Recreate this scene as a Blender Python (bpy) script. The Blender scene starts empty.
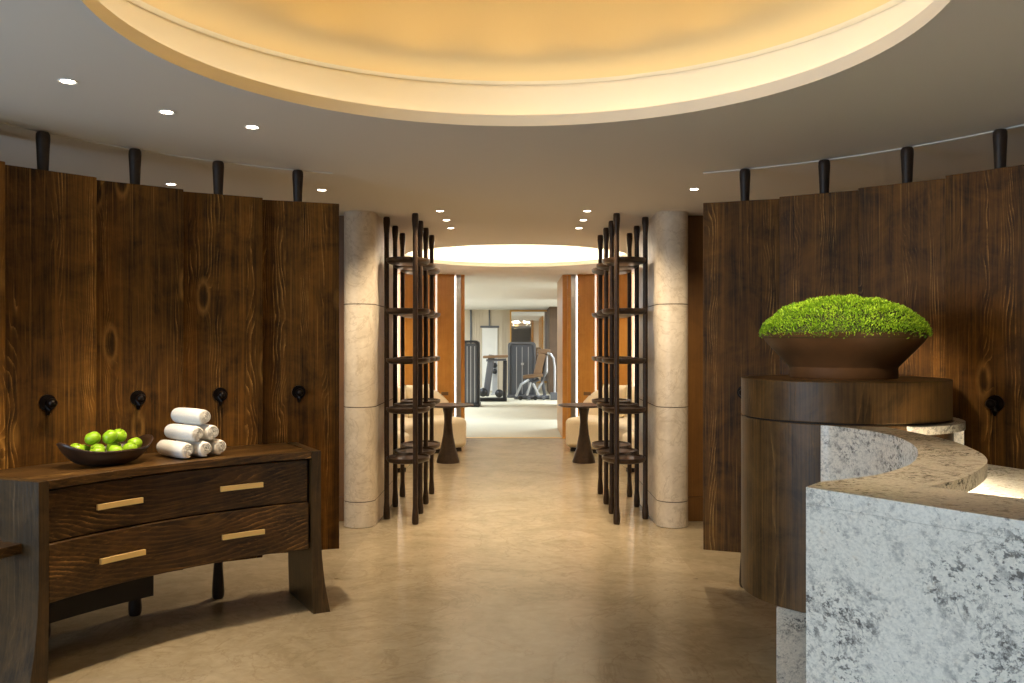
import bpy, bmesh, math, random
from mathutils import Vector, Matrix
random.seed(7)
PI = math.pi
SC = bpy.context.scene
COL = SC.collection

# ------------------------------------------------------------------ key measures (metres)
EYE = 1.525
H = 2.625                      # ceiling
C1 = (0.0, 3.02)               # centre of the near rotunda
C2 = (0.0, 11.2)               # centre of the far rotunda
RO = 1.41                      # oculus radius

def polar(r, deg, c=C1):
    a = math.radians(deg)
    return (c[0] + r * math.sin(a), c[1] + r * math.cos(a))

def lin(c):
    def f(u):
        u /= 255.0
        return u / 12.92 if u <= 0.04045 else ((u + 0.055) / 1.055) ** 2.4
    return (f(c[0]), f(c[1]), f(c[2]), 1.0)

# ------------------------------------------------------------------ materials
class NB:
    def __init__(s, name):
        s.m = bpy.data.materials.new(name); s.m.use_nodes = True
        s.nt = s.m.node_tree; s.nt.nodes.clear()
        s.out = s.n('ShaderNodeOutputMaterial')
    def n(s, t, **kw):
        x = s.nt.nodes.new(t)
        for k, v in kw.items():
            if k in x.inputs.keys(): x.inputs[k].default_value = v
            else: setattr(x, k, v)
        return x
    def l(s, a, b): s.nt.links.new(a, b)
    def math(s, op, a, b=None, c=None):
        x = s.n('ShaderNodeMath', operation=op)
        for i, v in enumerate((a, b, c)):
            if v is None: continue
            if isinstance(v, (int, float)): x.inputs[i].default_value = v
            else: s.l(v, x.inputs[i])
        return x.outputs[0]
    def ramp(s, fac, stops, interp='LINEAR'):
        x = s.n('ShaderNodeValToRGB'); x.color_ramp.interpolation = interp
        e = x.color_ramp.elements
        while len(e) > 1: e.remove(e[-1])
        e[0].position = stops[0][0]; e[0].color = stops[0][1]
        for p, c in stops[1:]:
            q = e.new(p); q.color = c
        s.l(fac, x.inputs[0]); return x.outputs[0]
    def mix(s, fac, a, b, mode='MIX'):
        x = s.n('ShaderNodeMix', data_type='RGBA', blend_type=mode)
        for i, v in ((0, fac), (6, a), (7, b)):
            if isinstance(v, (int, float)): x.inputs[i].default_value = v
            elif isinstance(v, tuple): x.inputs[i].default_value = v
            else: s.l(v, x.inputs[i])
        return x.outputs[2]
    def objco(s, rnd=True):
        t = s.n('ShaderNodeTexCoord')
        if not rnd: return t.outputs['Object']
        i = s.n('ShaderNodeObjectInfo')
        k = s.math('MULTIPLY', i.outputs['Random'], 37.0)
        v = s.n('ShaderNodeVectorMath', operation='ADD')
        s.l(t.outputs['Object'], v.inputs[0])
        c = s.n('ShaderNodeCombineXYZ'); s.l(k, c.inputs[0]); s.l(k, c.inputs[1]); s.l(k, c.inputs[2])
        s.l(c.outputs[0], v.inputs[1]); return v.outputs[0]
    def mapv(s, v, scale=(1, 1, 1), rot=(0, 0, 0)):
        m = s.n('ShaderNodeMapping'); s.l(v, m.inputs[0])
        m.inputs['Scale'].default_value = scale; m.inputs['Rotation'].default_value = rot
        return m.outputs[0]
    def noise(s, v, scale, detail=4, rough=0.5, dist=0.0):
        x = s.n('ShaderNodeTexNoise', Scale=scale, Detail=detail, Roughness=rough, Distortion=dist)
        s.l(v, x.inputs['Vector']); return x.outputs['Fac']
    def pbr(s, color, rough=0.5, metal=0.0, spec=0.5, bump=None, bstr=0.2, bdist=0.01, coat=0.0, coatr=0.1, sheen=0.0):
        p = s.n('ShaderNodeBsdfPrincipled')
        for nm, v in (('Base Color', color), ('Roughness', rough)):
            if isinstance(v, (int, float, tuple)): p.inputs[nm].default_value = v
            else: s.l(v, p.inputs[nm])
        p.inputs['Metallic'].default_value = metal
        p.inputs['Specular IOR Level'].default_value = spec
        p.inputs['Coat Weight'].default_value = coat
        p.inputs['Coat Roughness'].default_value = coatr
        p.inputs['Sheen Weight'].default_value = sheen
        if bump is not None:
            b = s.n('ShaderNodeBump', Strength=bstr, Distance=bdist); s.l(bump, b.inputs['Height'])
            s.l(b.outputs[0], p.inputs['Normal'])
        s.l(p.outputs[0], s.out.inputs[0]); return s.m

def plain(name, c, rough=0.5, metal=0.0, spec=0.5, nscale=0, namp=0.1, bstr=0.0, sheen=0.0):
    b = NB(name); col = lin(c)
    if nscale:
        n = b.noise(b.objco(), nscale, 5, 0.6)
        d = tuple(max(0, x * (1 - namp)) for x in col[:3]) + (1,); u = tuple(min(1, x * (1 + namp)) for x in col[:3]) + (1,)
        return b.pbr(b.ramp(n, [(0.3, d), (0.7, u)]), rough, metal, spec, bump=n if bstr else None, bstr=bstr, sheen=sheen)
    return b.pbr(col, rough, metal, spec, sheen=sheen)

def emit(name, c, s):
    b = NB(name); e = b.n('ShaderNodeEmission', Strength=s); e.inputs[0].default_value = c
    b.l(e.outputs[0], b.out.inputs[0]); return b.m

def wood(name, dark, mid, light, axis='Z', fr=26.0, rough=0.4, streak=0.5, spec=0.4, coat=0.0, knots=1.0, lowamp=9.0, boards=0.0, ringbase=0.04, rpow=6.0):
    """stained softwood: rings bent round knots, pale cathedral streaks, fine fibres"""
    b = NB(name); v = b.objco()
    rot = {'Z': (0, 0, 0), 'X': (0, PI / 2, 0), 'Y': (PI / 2, 0, 0)}[axis]
    v = b.mapv(v, rot=rot)
    vor = b.n('ShaderNodeTexVoronoi', Scale=1.0); b.l(b.mapv(v, (4.2, 4.2, 1.5)), vor.inputs['Vector'])
    kd = vor.outputs['Distance']
    mr = b.n('ShaderNodeMapRange', interpolation_type='SMOOTHSTEP'); b.l(kd, mr.inputs[0])
    mr.inputs[1].default_value = 0.0; mr.inputs[2].default_value = 0.30; mr.inputs[3].default_value = 1.0; mr.inputs[4].default_value = 0.0
    sep = b.n('ShaderNodeSeparateXYZ'); b.l(v, sep.inputs[0])
    low = b.noise(b.mapv(v, (2.6, 2.6, 0.75)), 1.0, 3, 0.5, 0.3)
    u = b.math('MULTIPLY', b.math('ADD', sep.outputs[0], sep.outputs[1]), fr)
    u = b.math('ADD', u, b.math('MULTIPLY', low, lowamp))
    u = b.math('ADD', u, b.math('MULTIPLY', mr.outputs[0], 3.6 * knots))
    fine = b.noise(b.mapv(v, (95, 95, 1.8)), 1.0, 5, 0.65)
    mid_n = b.noise(b.mapv(v, (28, 28, 0.9)), 1.0, 4, 0.6)
    u = b.math('ADD', u, b.math('MULTIPLY', fine, 0.55))
    saw = b.math('FRACT', u)
    ring = b.math('POWER', saw, rpow)
    band = b.noise(b.mapv(v, (11.0, 11.0, 0.35)), 1.0, 2, 0.5)
    patch = b.noise(b.mapv(v, (8.0, 8.0, 5.0)), 1.0, 5, 0.72)
    pm = b.math('MULTIPLY', b.ramp(band, [(0.53, (0, 0, 0, 1)), (0.62, (1, 1, 1, 1))]), b.ramp(patch, [(0.40, (0, 0, 0, 1)), (0.62, (1, 1, 1, 1))]))
    cloud = b.noise(b.mapv(v, (5.0, 5.0, 5.5)), 1.0, 5, 0.65, 0.6)
    f = b.math('ADD', b.math('MULTIPLY', fine, 0.36), b.math('ADD', b.math('MULTIPLY', cloud, 0.40), b.math('MULTIPLY', mid_n, 0.24)))
    base = b.ramp(f, [(0.38, lin(dark)), (0.60, lin(mid))])
    if boards:
        wn = b.n('ShaderNodeTexWhiteNoise', noise_dimensions='1D')
        b.l(b.math('FLOOR', b.math('MULTIPLY', sep.outputs[0], boards)), wn.inputs['W'])
        tone = b.math('MULTIPLY_ADD', wn.outputs['Value'], 0.6, 0.7)
        cc = b.n('ShaderNodeCombineColor')
        for q in range(3): b.l(tone, cc.inputs[q])
        base = b.mix(1.0, base, cc.outputs[0], 'MULTIPLY')
    k = b.math('MULTIPLY', b.math('MULTIPLY', ring, b.math('ADD', pm, ringbase)), streak)
    col = b.mix(k, base, lin(light))
    fs = b.ramp(b.noise(b.mapv(v, (150, 150, 1.2)), 1.0, 3, 0.6), [(0.62, (0, 0, 0, 1)), (0.72, (1, 1, 1, 1))])
    col = b.mix(b.math('MULTIPLY', fs, 0.35 * streak), col, lin(light))
    kn = b.ramp(kd, [(0.05, (1, 1, 1, 1)), (0.13, (0, 0, 0, 1))])
    halo = b.ramp(kd, [(0.10, (0, 0, 0, 1)), (0.14, (1, 1, 1, 1)), (0.20, (0, 0, 0, 1))])
    col = b.mix(b.math('MULTIPLY', b.math('MULTIPLY', halo, patch), 0.55 * min(1, knots)), col, lin(light))
    col = b.mix(b.math('MULTIPLY', kn, 0.7 * min(1, knots)), col, lin(tuple(x * 0.5 for x in dark)))
    bh = b.math('ADD', b.math('MULTIPLY', fine, 0.7), b.math('MULTIPLY', ring, 0.4))
    return b.pbr(col, rough, spec=spec, bump=bh, bstr=0.25, bdist=0.004, coat=coat, coatr=0.15)

def granite(name, white, grey, dark, rust, rough=0.22, s=1.0):
    b = NB(name); v = b.objco(False)
    w = b.noise(v, 3.0 * s, 3, 0.5, 0.5)
    vv = b.n('ShaderNodeVectorMath', operation='ADD'); b.l(v, vv.inputs[0])
    cx = b.n('ShaderNodeCombineXYZ'); b.l(b.math('MULTIPLY', w, 0.08), cx.inputs[0]); b.l(b.math('MULTIPLY', w, -0.06), cx.inputs[2])
    b.l(cx.outputs[0], vv.inputs[1]); q = b.mapv(vv.outputs[0], (1, 1, 1.25), (0.35, 0.45, 0.2))
    n1 = b.noise(q, 17 * s, 9, 0.74, 0.15)
    n2 = b.noise(q, 52 * s, 8, 0.74, 0.2)
    n3 = b.noise(q, 4.5 * s, 5, 0.6, 0.6)
    n4 = b.noise(q, 120 * s, 3, 0.6)
    c = b.ramp(n1, [(0.36, lin(grey)), (0.47, lin(white)), (0.75, lin(white))])
    m = b.math('MULTIPLY', b.ramp(n2, [(0.52, (0, 0, 0, 1)), (0.575, (1, 1, 1, 1))]), b.ramp(n3, [(0.42, (0, 0, 0, 1)), (0.58, (1, 1, 1, 1))]))
    c = b.mix(b.math('MULTIPLY', m, 0.85), c, lin(dark))
    vn = b.noise(q, 4.0 * s, 9, 0.66, 0.3)
    vl = b.ramp(b.math('ABSOLUTE', b.math('SUBTRACT', vn, 0.5)), [(0.0, (1, 1, 1, 1)), (0.016, (0, 0, 0, 1))])
    vmask = b.ramp(n3, [(0.46, (0, 0, 0, 1)), (0.60, (1, 1, 1, 1))])
    c = b.mix(b.math('MULTIPLY', b.math('MULTIPLY', vl, vmask), 0.75), c, lin(dark))
    n5 = b.noise(q, 75 * s, 4, 0.7, 0.5)
    c = b.mix(b.math('MULTIPLY', b.ramp(n5, [(0.60, (0, 0, 0, 1)), (0.68, (1, 1, 1, 1))]), 0.55), c, lin(dark))
    r = b.math('MULTIPLY', b.ramp(n1, [(0.6, (0, 0, 0, 1)), (0.7, (1, 1, 1, 1))]), 0.4)
    c = b.mix(r, c, lin(rust))
    c = b.mix(0.22, c, b.ramp(n4, [(0.35, (0.1, 0.1, 0.1, 1)), (0.6, (1, 1, 1, 1))]), 'MULTIPLY')
    return b.pbr(c, rough, spec=0.5)

def marble(name, a, bcol, vein, rough, scale=1.0, vfac=0.35, vamt=0.03, spec=0.35):
    b = NB(name); v = b.objco(False)
    n = b.noise(v, 2.4 * scale, 7, 0.62, 1.3)
    f = b.noise(v, 22 * scale, 5, 0.6, 0.6)
    x = b.math('ADD', b.math('MULTIPLY', n, 0.65), b.math('MULTIPLY', f, 0.35))
    c = b.ramp(x, [(0.36, lin(a)), (0.64, lin(bcol))])
    w = b.noise(v, 1.7 * scale, 8, 0.62, 2.2)
    d = b.math('ABSOLUTE', b.math('SUBTRACT', w, 0.5))
    vm = b.ramp(d, [(0.0, (1, 1, 1, 1)), (vamt, (0, 0, 0, 1))])
    c = b.mix(b.math('MULTIPLY', vm, vfac), c, lin(vein))
    return b.pbr(c, rough, spec=spec)

M = {}
M['panel'] = wood('stained_pine', (40, 24, 8), (122, 80, 27), (226, 168, 84), 'Z', 60, 0.55, 1.0, spec=0.22, lowamp=22, boards=6.3)
M['drum'] = wood('drum_veneer', (46, 32, 16), (104, 76, 40), (150, 114, 62), 'Z', 50, 0.42, 0.6, spec=0.3, knots=0.8, lowamp=18)
M['dress_x'] = wood('walnut_lengthwise', (28, 18, 8), (82, 56, 27), (184, 138, 76), 'X', 44, 0.3, 0.85, knots=0.5, lowamp=9, ringbase=0.16, rpow=4.0)
M['dress_z'] = wood('walnut_upright', (42, 31, 17), (84, 63, 36), (132, 100, 58), 'Z', 50, 0.36, 0.45, knots=0.4, lowamp=16)
M['pole'] = plain('dark_bronze_wood', (46, 33, 24), 0.5, 0.0, 0.5, 30, 0.3)
M['shelf'] = plain('patinated_bronze', (56, 41, 29), 0.36, 0.35, 0.5, 25, 0.35)
M['iron'] = plain('dark_iron', (30, 22, 18), 0.3, 0.6)
M['orange'] = wood('honey_veneer', (166, 114, 46), (186, 132, 62), (202, 148, 76), 'Z', 30, 0.35, 0.4, knots=0.0)
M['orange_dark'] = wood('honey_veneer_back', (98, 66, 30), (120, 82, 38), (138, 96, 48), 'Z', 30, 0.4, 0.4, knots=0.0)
M['ceil'] = plain('ceiling_paint', (226, 222, 216), 0.75, 0, 0.3)
M['cove'] = plain('cove_paint', (246, 238, 220), 0.7, 0, 0.3)
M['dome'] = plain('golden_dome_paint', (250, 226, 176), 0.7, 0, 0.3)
M['granite'] = granite('pale_granite', (238, 231, 216), (184, 178, 168), (66, 60, 56), (202, 178, 142))
M['granite_top'] = M['granite']
M['stone'] = marble('beige_limestone', (204, 188, 164), (228, 214, 192), (172, 150, 120), 0.35, 1.3, 0.45, 0.02)
M['joint'] = plain('stone_joint', (96, 80, 62), 0.8)
M['wallmarble'] = marble('grey_marble', (120, 116, 110), (160, 156, 148), (90, 86, 80), 0.3, 1.0)
M['floor'] = marble('cream_floor_marble', (147, 131, 103), (172, 156, 128), (122, 102, 74), 0.24, 0.7, 0.32, 0.02)
M['floor_edge'] = marble('border_floor_marble', (140, 125, 98), (164, 148, 120), (124, 104, 78), 0.26, 0.7, 0.28, 0.02)
M['brass'] = plain('brushed_brass', (250, 212, 140), 0.4, 0.5)
M['towel'] = plain('white_terry', (240, 236, 228), 0.95, 0, 0.1, 160, 0.06, 0.5, 0.3)
M['apple'] = plain('green_apple_skin', (150, 192, 40), 0.28, 0, 0.5, 9, 0.25)
M['stem'] = plain('apple_stem', (82, 60, 34), 0.7)
M['bowl'] = plain('dark_carved_wood', (52, 34, 22), 0.38, 0, 0.5, 14, 0.4)
M['planter'] = plain('rubbed_bronze', (82, 56, 32), 0.5, 0.1, 0.4, 8, 0.2)
M['soil'] = plain('soil', (52, 60, 18), 0.9)
M['sofa'] = plain('cream_boucle', (232, 218, 190), 0.9, 0, 0.2, 90, 0.08, 0.4, 0.2)
M['cushion'] = plain('cream_linen', (238, 226, 198), 0.9, 0, 0.2, 120, 0.06, 0.2, 0.2)
M['leather'] = plain('tan_leather', (104, 74, 44), 0.5)
M['white'] = plain('white_paint', (240, 238, 232), 0.7)
M['steel'] = plain('brushed_steel', (150, 150, 152), 0.3, 0.9)
M['gymwall'] = plain('gym_wall_paint', (214, 200, 178), 0.7)
M['gymfloor'] = plain('cream_carpet', (206, 200, 178), 0.9, 0, 0.2, 40, 0.05)
M['black'] = plain('black_plastic', (26, 26, 28), 0.4)
M['grey'] = plain('grey_powder_coat', (98, 99, 103), 0.4, 0.2)
M['lgrey'] = plain('pale_grey_metal', (186, 188, 192), 0.3, 0.6)
M['shroud'] = plain('smoked_shroud', (86, 89, 95), 0.15, 0.0, 0.6)
M['pad'] = plain('tan_upholstery', (122, 94, 66), 0.55)
M['gold'] = plain('gold_trim', (214, 170, 104), 0.35, 0.7)
M['mirror'] = plain('mirror_glass', (220, 222, 224), 0.03, 1.0)
M['brownwall'] = plain('dark_brown_wall', (92, 72, 54), 0.6, 0, 0.4, 6, 0.15)
M['rear'] = plain('rear_wall_plaster', (150, 132, 110), 0.8)
M['dark'] = plain('dark_void', (26, 18, 12), 0.7)
M['lamp'] = emit('lamp_lens', (1.0, 0.86, 0.66, 1), 30.0)
M['led_warm'] = emit('led_warm', (1.0, 0.94, 0.80, 1), 3.5)
M['led_white'] = emit('led_white', (1.0, 0.90, 0.74, 1), 44.0)
M['slot'] = emit('slot_led', (1.0, 0.92, 0.82, 1), 8.0)
M['worklight'] = emit('worklight_led', (1.0, 0.86, 0.62, 1), 200.0)

def leafmat():
    b = NB('moss_leaf'); t = b.n('ShaderNodeNewGeometry')
    n = b.noise(b.objco(False), 9, 4, 0.6)
    r = b.math('ADD', b.math('MULTIPLY', n, 0.6), b.math('MULTIPLY', t.outputs['Random Per Island'], 0.4))
    c = b.ramp(r, [(0.25, lin((86, 128, 14))), (0.5, lin((136, 180, 26))), (0.75, lin((190, 222, 64)))])
    p = b.n('ShaderNodeBsdfPrincipled', Roughness=0.6); b.l(c, p.inputs['Base Color'])
    tr = b.n('ShaderNodeBsdfTranslucent'); b.l(c, tr.inputs[0])
    mx = b.n('ShaderNodeMixShader'); mx.inputs[0].default_value = 0.3
    b.l(p.outputs[0], mx.inputs[1]); b.l(tr.outputs[0], mx.inputs[2]); b.l(mx.outputs[0], b.out.inputs[0])
    return b.m
M['leaf'] = leafmat()

def glassmat():
    b = NB('window_glass'); g = b.n('ShaderNodeBsdfGlass', Roughness=0.0, IOR=1.45)
    tr = b.n('ShaderNodeBsdfTransparent'); mx = b.n('ShaderNodeMixShader'); mx.inputs[0].default_value = 0.92
    b.l(g.outputs[0], mx.inputs[1]); b.l(tr.outputs[0], mx.inputs[2]); b.l(mx.outputs[0], b.out.inputs[0]); return b.m
M['glass'] = glassmat()

# ------------------------------------------------------------------ geometry (world coordinates)
def bm_new(): return bmesh.new()

def box(bm, x0, x1, y0, y1, z0, z1):
    v = [bm.verts.new(p) for p in ((x0, y0, z0), (x1, y0, z0), (x1, y1, z0), (x0, y1, z0), (x0, y0, z1), (x1, y0, z1), (x1, y1, z1), (x0, y1, z1))]
    for f in ((0, 3, 2, 1), (4, 5, 6, 7), (0, 1, 5, 4), (1, 2, 6, 5), (2, 3, 7, 6), (3, 0, 4, 7)):
        bm.faces.new([v[i] for i in f])
    return v

def obox(bm, c, sx, sy, sz, rotz=0.0, rx=0.0, ry=0.0):
    v = box(bm, -sx / 2, sx / 2, -sy / 2, sy / 2, -sz / 2, sz / 2)
    m = Matrix.Translation(c) @ Matrix.Rotation(rotz, 4, 'Z') @ Matrix.Rotation(ry, 4, 'Y') @ Matrix.Rotation(rx, 4, 'X')
    for p in v: p.co = m @ p.co
    return v

def prism(bm, pts, z0, z1):
    """vertical prism over a plan polygon; z1 may be a list"""
    n = len(pts)
    a = [bm.verts.new((p[0], p[1], z0)) for p in pts]
    b = [bm.verts.new((p[0], p[1], z1)) for p in pts]
    fs = [bm.faces.new(list(reversed(a))), bm.faces.new(b)]
    for i in range(n):
        j = (i + 1) % n
        bm.faces.new((a[i], a[j], b[j], b[i]))
    return fs

def strip_prism(bm, A, B, z0, z1):
    """solid between two plan polylines A and B of equal length"""
    n = len(A)
    g = [[bm.verts.new((P[i][0], P[i][1], z)) for i in range(n)] for P in (A, B) for z in (z0, z1)]
    a0, a1, b0, b1 = g
    for i in range(n - 1):
        bm.faces.new((a0[i], a0[i + 1], a1[i + 1], a1[i]))
        bm.faces.new((b0[i + 1], b0[i], b1[i], b1[i + 1]))
        bm.faces.new((a1[i], a1[i + 1], b1[i + 1], b1[i]))
        bm.faces.new((a0[i + 1], a0[i], b0[i], b0[i + 1]))
    bm.faces.new((a0[0], a1[0], b1[0], b0[0])); bm.faces.new((a0[-1], b0[-1], b1[-1], a1[-1]))

def arc_solid(bm, r0, r1, a0, a1, z0, z1, c=C1, n=24):
    A = [polar(r0, a0 + (a1 - a0) * i / n, c) for i in range(n + 1)]
    B = [polar(r1, a0 + (a1 - a0) * i / n, c) for i in range(n + 1)]
    strip_prism(bm, A, B, z0, z1)

def lathe(bm, prof, c=(0, 0, 0), seg=32, ex=1.0, ey=1.0, rot=0.0, capped=True):
    rings = []
    cr, sr = math.cos(rot), math.sin(rot)
    for r, z in prof:
        if r < 1e-6:
            rings.append([bm.verts.new((c[0], c[1], c[2] + z))])
        else:
            q = []
            for i in range(seg):
                t = 2 * PI * i / seg; x, y = r * ex * math.cos(t), r * ey * math.sin(t)
                q.append(bm.verts.new((c[0] + x * cr - y * sr, c[1] + x * sr + y * cr, c[2] + z)))
            rings.append(q)
    for a, b in zip(rings, rings[1:]):
        if len(a) == 1 and len(b) == 1: continue
        for i in range(seg):
            j = (i + 1) % seg
            if len(a) == 1: bm.faces.new((a[0], b[j], b[i]))
            elif len(b) == 1: bm.faces.new((a[i], a[j], b[0]))
            else: bm.faces.new((a[i], a[j], b[j], b[i]))
    if capped:
        if len(rings[0]) > 1: bm.faces.new(list(reversed(rings[0])))
        if len(rings[-1]) > 1: bm.faces.new(rings[-1])

def tube(bm, pts, r, seg=10, closed=False):
    pts = [Vector(p) for p in pts]; n = len(pts)
    rr = r if isinstance(r, (list, tuple)) else [r] * n
    rings = []; up = Vector((0, 0, 1))
    for i, p in enumerate(pts):
        a = pts[(i - 1) % n] if (closed or i > 0) else p
        b = pts[(i + 1) % n] if (closed or i < n - 1) else p
        t = (b - a).normalized()
        ref = up if abs(t.dot(up)) < 0.95 else Vector((1, 0, 0))
        s = t.cross(ref).normalized(); w = s.cross(t).normalized()
        rings.append([bm.verts.new(p + (s * math.cos(2 * PI * k / seg) + w * math.sin(2 * PI * k / seg)) * rr[i]) for k in range(seg)])
    m = n if closed else n - 1
    for i in range(m):
        a, b = rings[i], rings[(i + 1) % n]
        for k in range(seg):
            l = (k + 1) % seg
            bm.faces.new((a[k], b[k], b[l], a[l]))
    if not closed:
        bm.faces.new(rings[0]); bm.faces.new(list(reversed(rings[-1])))

def ball(bm, c, r, sx=1, sy=1, sz=1, seg=16, rings=10):
    prof = [(r * math.sin(PI * i / rings), -r * math.cos(PI * i / rings) * sz) for i in range(rings + 1)]
    prof[0] = (0, prof[0][1]); prof[-1] = (0, prof[-1][1])
    lathe(bm, prof, c, seg, sx, sy)

# ------------------------------------------------------------------ objects
ROOTM = {}
def base_matrix(o):
    while o.parent is not None: o = o.parent
    return Matrix.Translation(o.location) @ Matrix.Rotation(o.rotation_euler.z, 4, 'Z')

def obj(name, bm, mat, parent=None, smooth=False, bevel=0.0, bseg=2, local=False, angle=40):
    """link a bmesh built in world coordinates as ONE mesh object; under a parent it is re-expressed in the thing's own frame"""
    if parent is not None and not local:
        bm.transform(base_matrix(parent).inverted())
    bmesh.ops.recalc_face_normals(bm, faces=bm.faces)
    me = bpy.data.meshes.new(name); bm.to_mesh(me); bm.free()
    me.materials.append(mat)
    o = bpy.data.objects.new(name, me); COL.objects.link(o)
    if parent is not None: o.parent = parent
    if smooth:
        for p in me.polygons: p.use_smooth = True
        if smooth != 'all':
            try: me.set_sharp_from_angle(angle=math.radians(angle))
            except Exception: pass
    if bevel:
        b = o.modifiers.new('soft_edge', 'BEVEL'); b.width = bevel; b.segments = bseg; b.limit_method = 'ANGLE'
        b.angle_limit = math.radians(40)
    return o

def thing(name, label, cat, loc=(0, 0, 0), rotz=0.0, group=None):
    o = bpy.data.objects.new(name, None); COL.objects.link(o)
    o.empty_display_size = 0.1
    o.location = loc; o.rotation_euler = (0, 0, rotz)
    o['label'] = label; o['category'] = cat
    if group: o['group'] = group
    return o

def tag(o, label, cat, group=None):
    o['label'] = label; o['category'] = cat
    if group: o['group'] = group
    return o

def recentre(o, loc):
    """give a single-mesh thing an origin at its own base"""
    o.data.transform(Matrix.Translation(-Vector(loc))); o.location = loc
    return o

def struct(name, bm, mat, smooth=False, bevel=0.0, parent=None):
    o = obj(name, bm, mat, parent, smooth, bevel)
    if parent is None: o['kind'] = 'structure'
    return o

KIDS = {}
def copy_tree(src, loc=None, rotz=None, label=None, group=None):
    r = src.copy(); COL.objects.link(r)
    if loc is not None: r.location = loc
    if rotz is not None: r.rotation_euler = (0, 0, rotz)
    if label: r['label'] = label
    if group: r['group'] = group
    def walk(a, b):
        for ch in list(a.children):
            c = ch.copy(); COL.objects.link(c); c.parent = b
            walk(ch, c)
    walk(src, r)
    return r

def spot(name, loc, target, power, color=(1, 0.82, 0.6), size=70, blend=0.6, radius=0.04, parent=None):
    d = bpy.data.lights.new(name, 'SPOT'); d.energy = power; d.color = color
    d.spot_size = math.radians(size); d.spot_blend = blend; d.shadow_soft_size = radius
    o = bpy.data.objects.new(name, d); COL.objects.link(o)
    o.location = loc
    o.rotation_euler = (Vector(target) - Vector(loc)).to_track_quat('-Z', 'Y').to_euler()
    return o

def area(name, loc, target, power, sx, sy, color):
    d = bpy.data.lights.new(name, 'AREA'); d.shape = 'RECTANGLE'; d.size = sx; d.size_y = sy; d.energy = power; d.color = color
    o = bpy.data.objects.new(name, d); COL.objects.link(o); o.location = loc
    o.rotation_euler = (Vector(target) - Vector(loc)).to_track_quat('-Z', 'Y').to_euler()
    return o

# ================================================================== THE SETTING
# floor: round rotunda floor, a border stone around it, and the gym carpet
bm = bm_new(); box(bm, -6, 6, -4.2, 14.3, -0.12, -0.004); struct('floor', bm, M['floor_edge'])
bm = bm_new(); lathe(bm, [(0.0, -0.003), (2.92, -0.003), (2.92, 0.0), (0.0, 0.0)], (C1[0], C1[1], 0), 128, capped=False); struct('floor_rotunda', bm, M['floor'])
bm = bm_new()
box(bm, -1.18, 1.18, 5.71, 14.25, -0.003, -0.0005)
struct('floor_corridor', bm, M['floor'])
bm = bm_new(); box(bm, -6, 6, 14.3, 29.5, -0.12, 0.0); struct('floor_gym', bm, M['gymfloor'])
bm = bm_new(); box(bm, -0.84, 0.74, 14.2, 14.3, -0.05, 0.004); struct('trim_threshold', bm, M['brass'])

# ceiling with two round openings
def holed(bm, c, half, r, z, n=128):
    ring, sq = [], []
    for i in range(n):
        t = 2 * PI * i / n; dx, dy = math.cos(t), math.sin(t); k = half / max(abs(dx), abs(dy))
        ring.append(bm.verts.new((c[0] + r * dx, c[1] + r * dy, z))); sq.append(bm.verts.new((c[0] + k * dx, c[1] + k * dy, z)))
    for i in range(n):
        j = (i + 1) % n
        bm.faces.new((ring[i], sq[i], sq[j], ring[j]))
def quad(bm, x0, x1, y0, y1, z):
    bm.faces.new([bm.verts.new(p) for p in ((x0, y0, z), (x0, y1, z), (x1, y1, z), (x1, y0, z))])
bm = bm_new()
holed(bm, (C1[0], C1[1] + 0.02), 2.4, RO, H); holed(bm, C2, 2.4, RO, H)
y1a, y1b, y2a, y2b = C1[1] + 0.02 - 2.4, C1[1] + 0.02 + 2.4, C2[1] - 2.4, C2[1] + 2.4
quad(bm, -2.4, 2.4, -4.2, y1a, H); quad(bm, -2.4, 2.4, y1b, y2a, H); quad(bm, -2.4, 2.4, y2b, 29.5, H)
quad(bm, -6, -2.4, -4.2, 29.5, H); quad(bm, 2.4, 6, -4.2, 29.5, H)
struct('ceiling', bm, M['ceil'])

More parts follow.
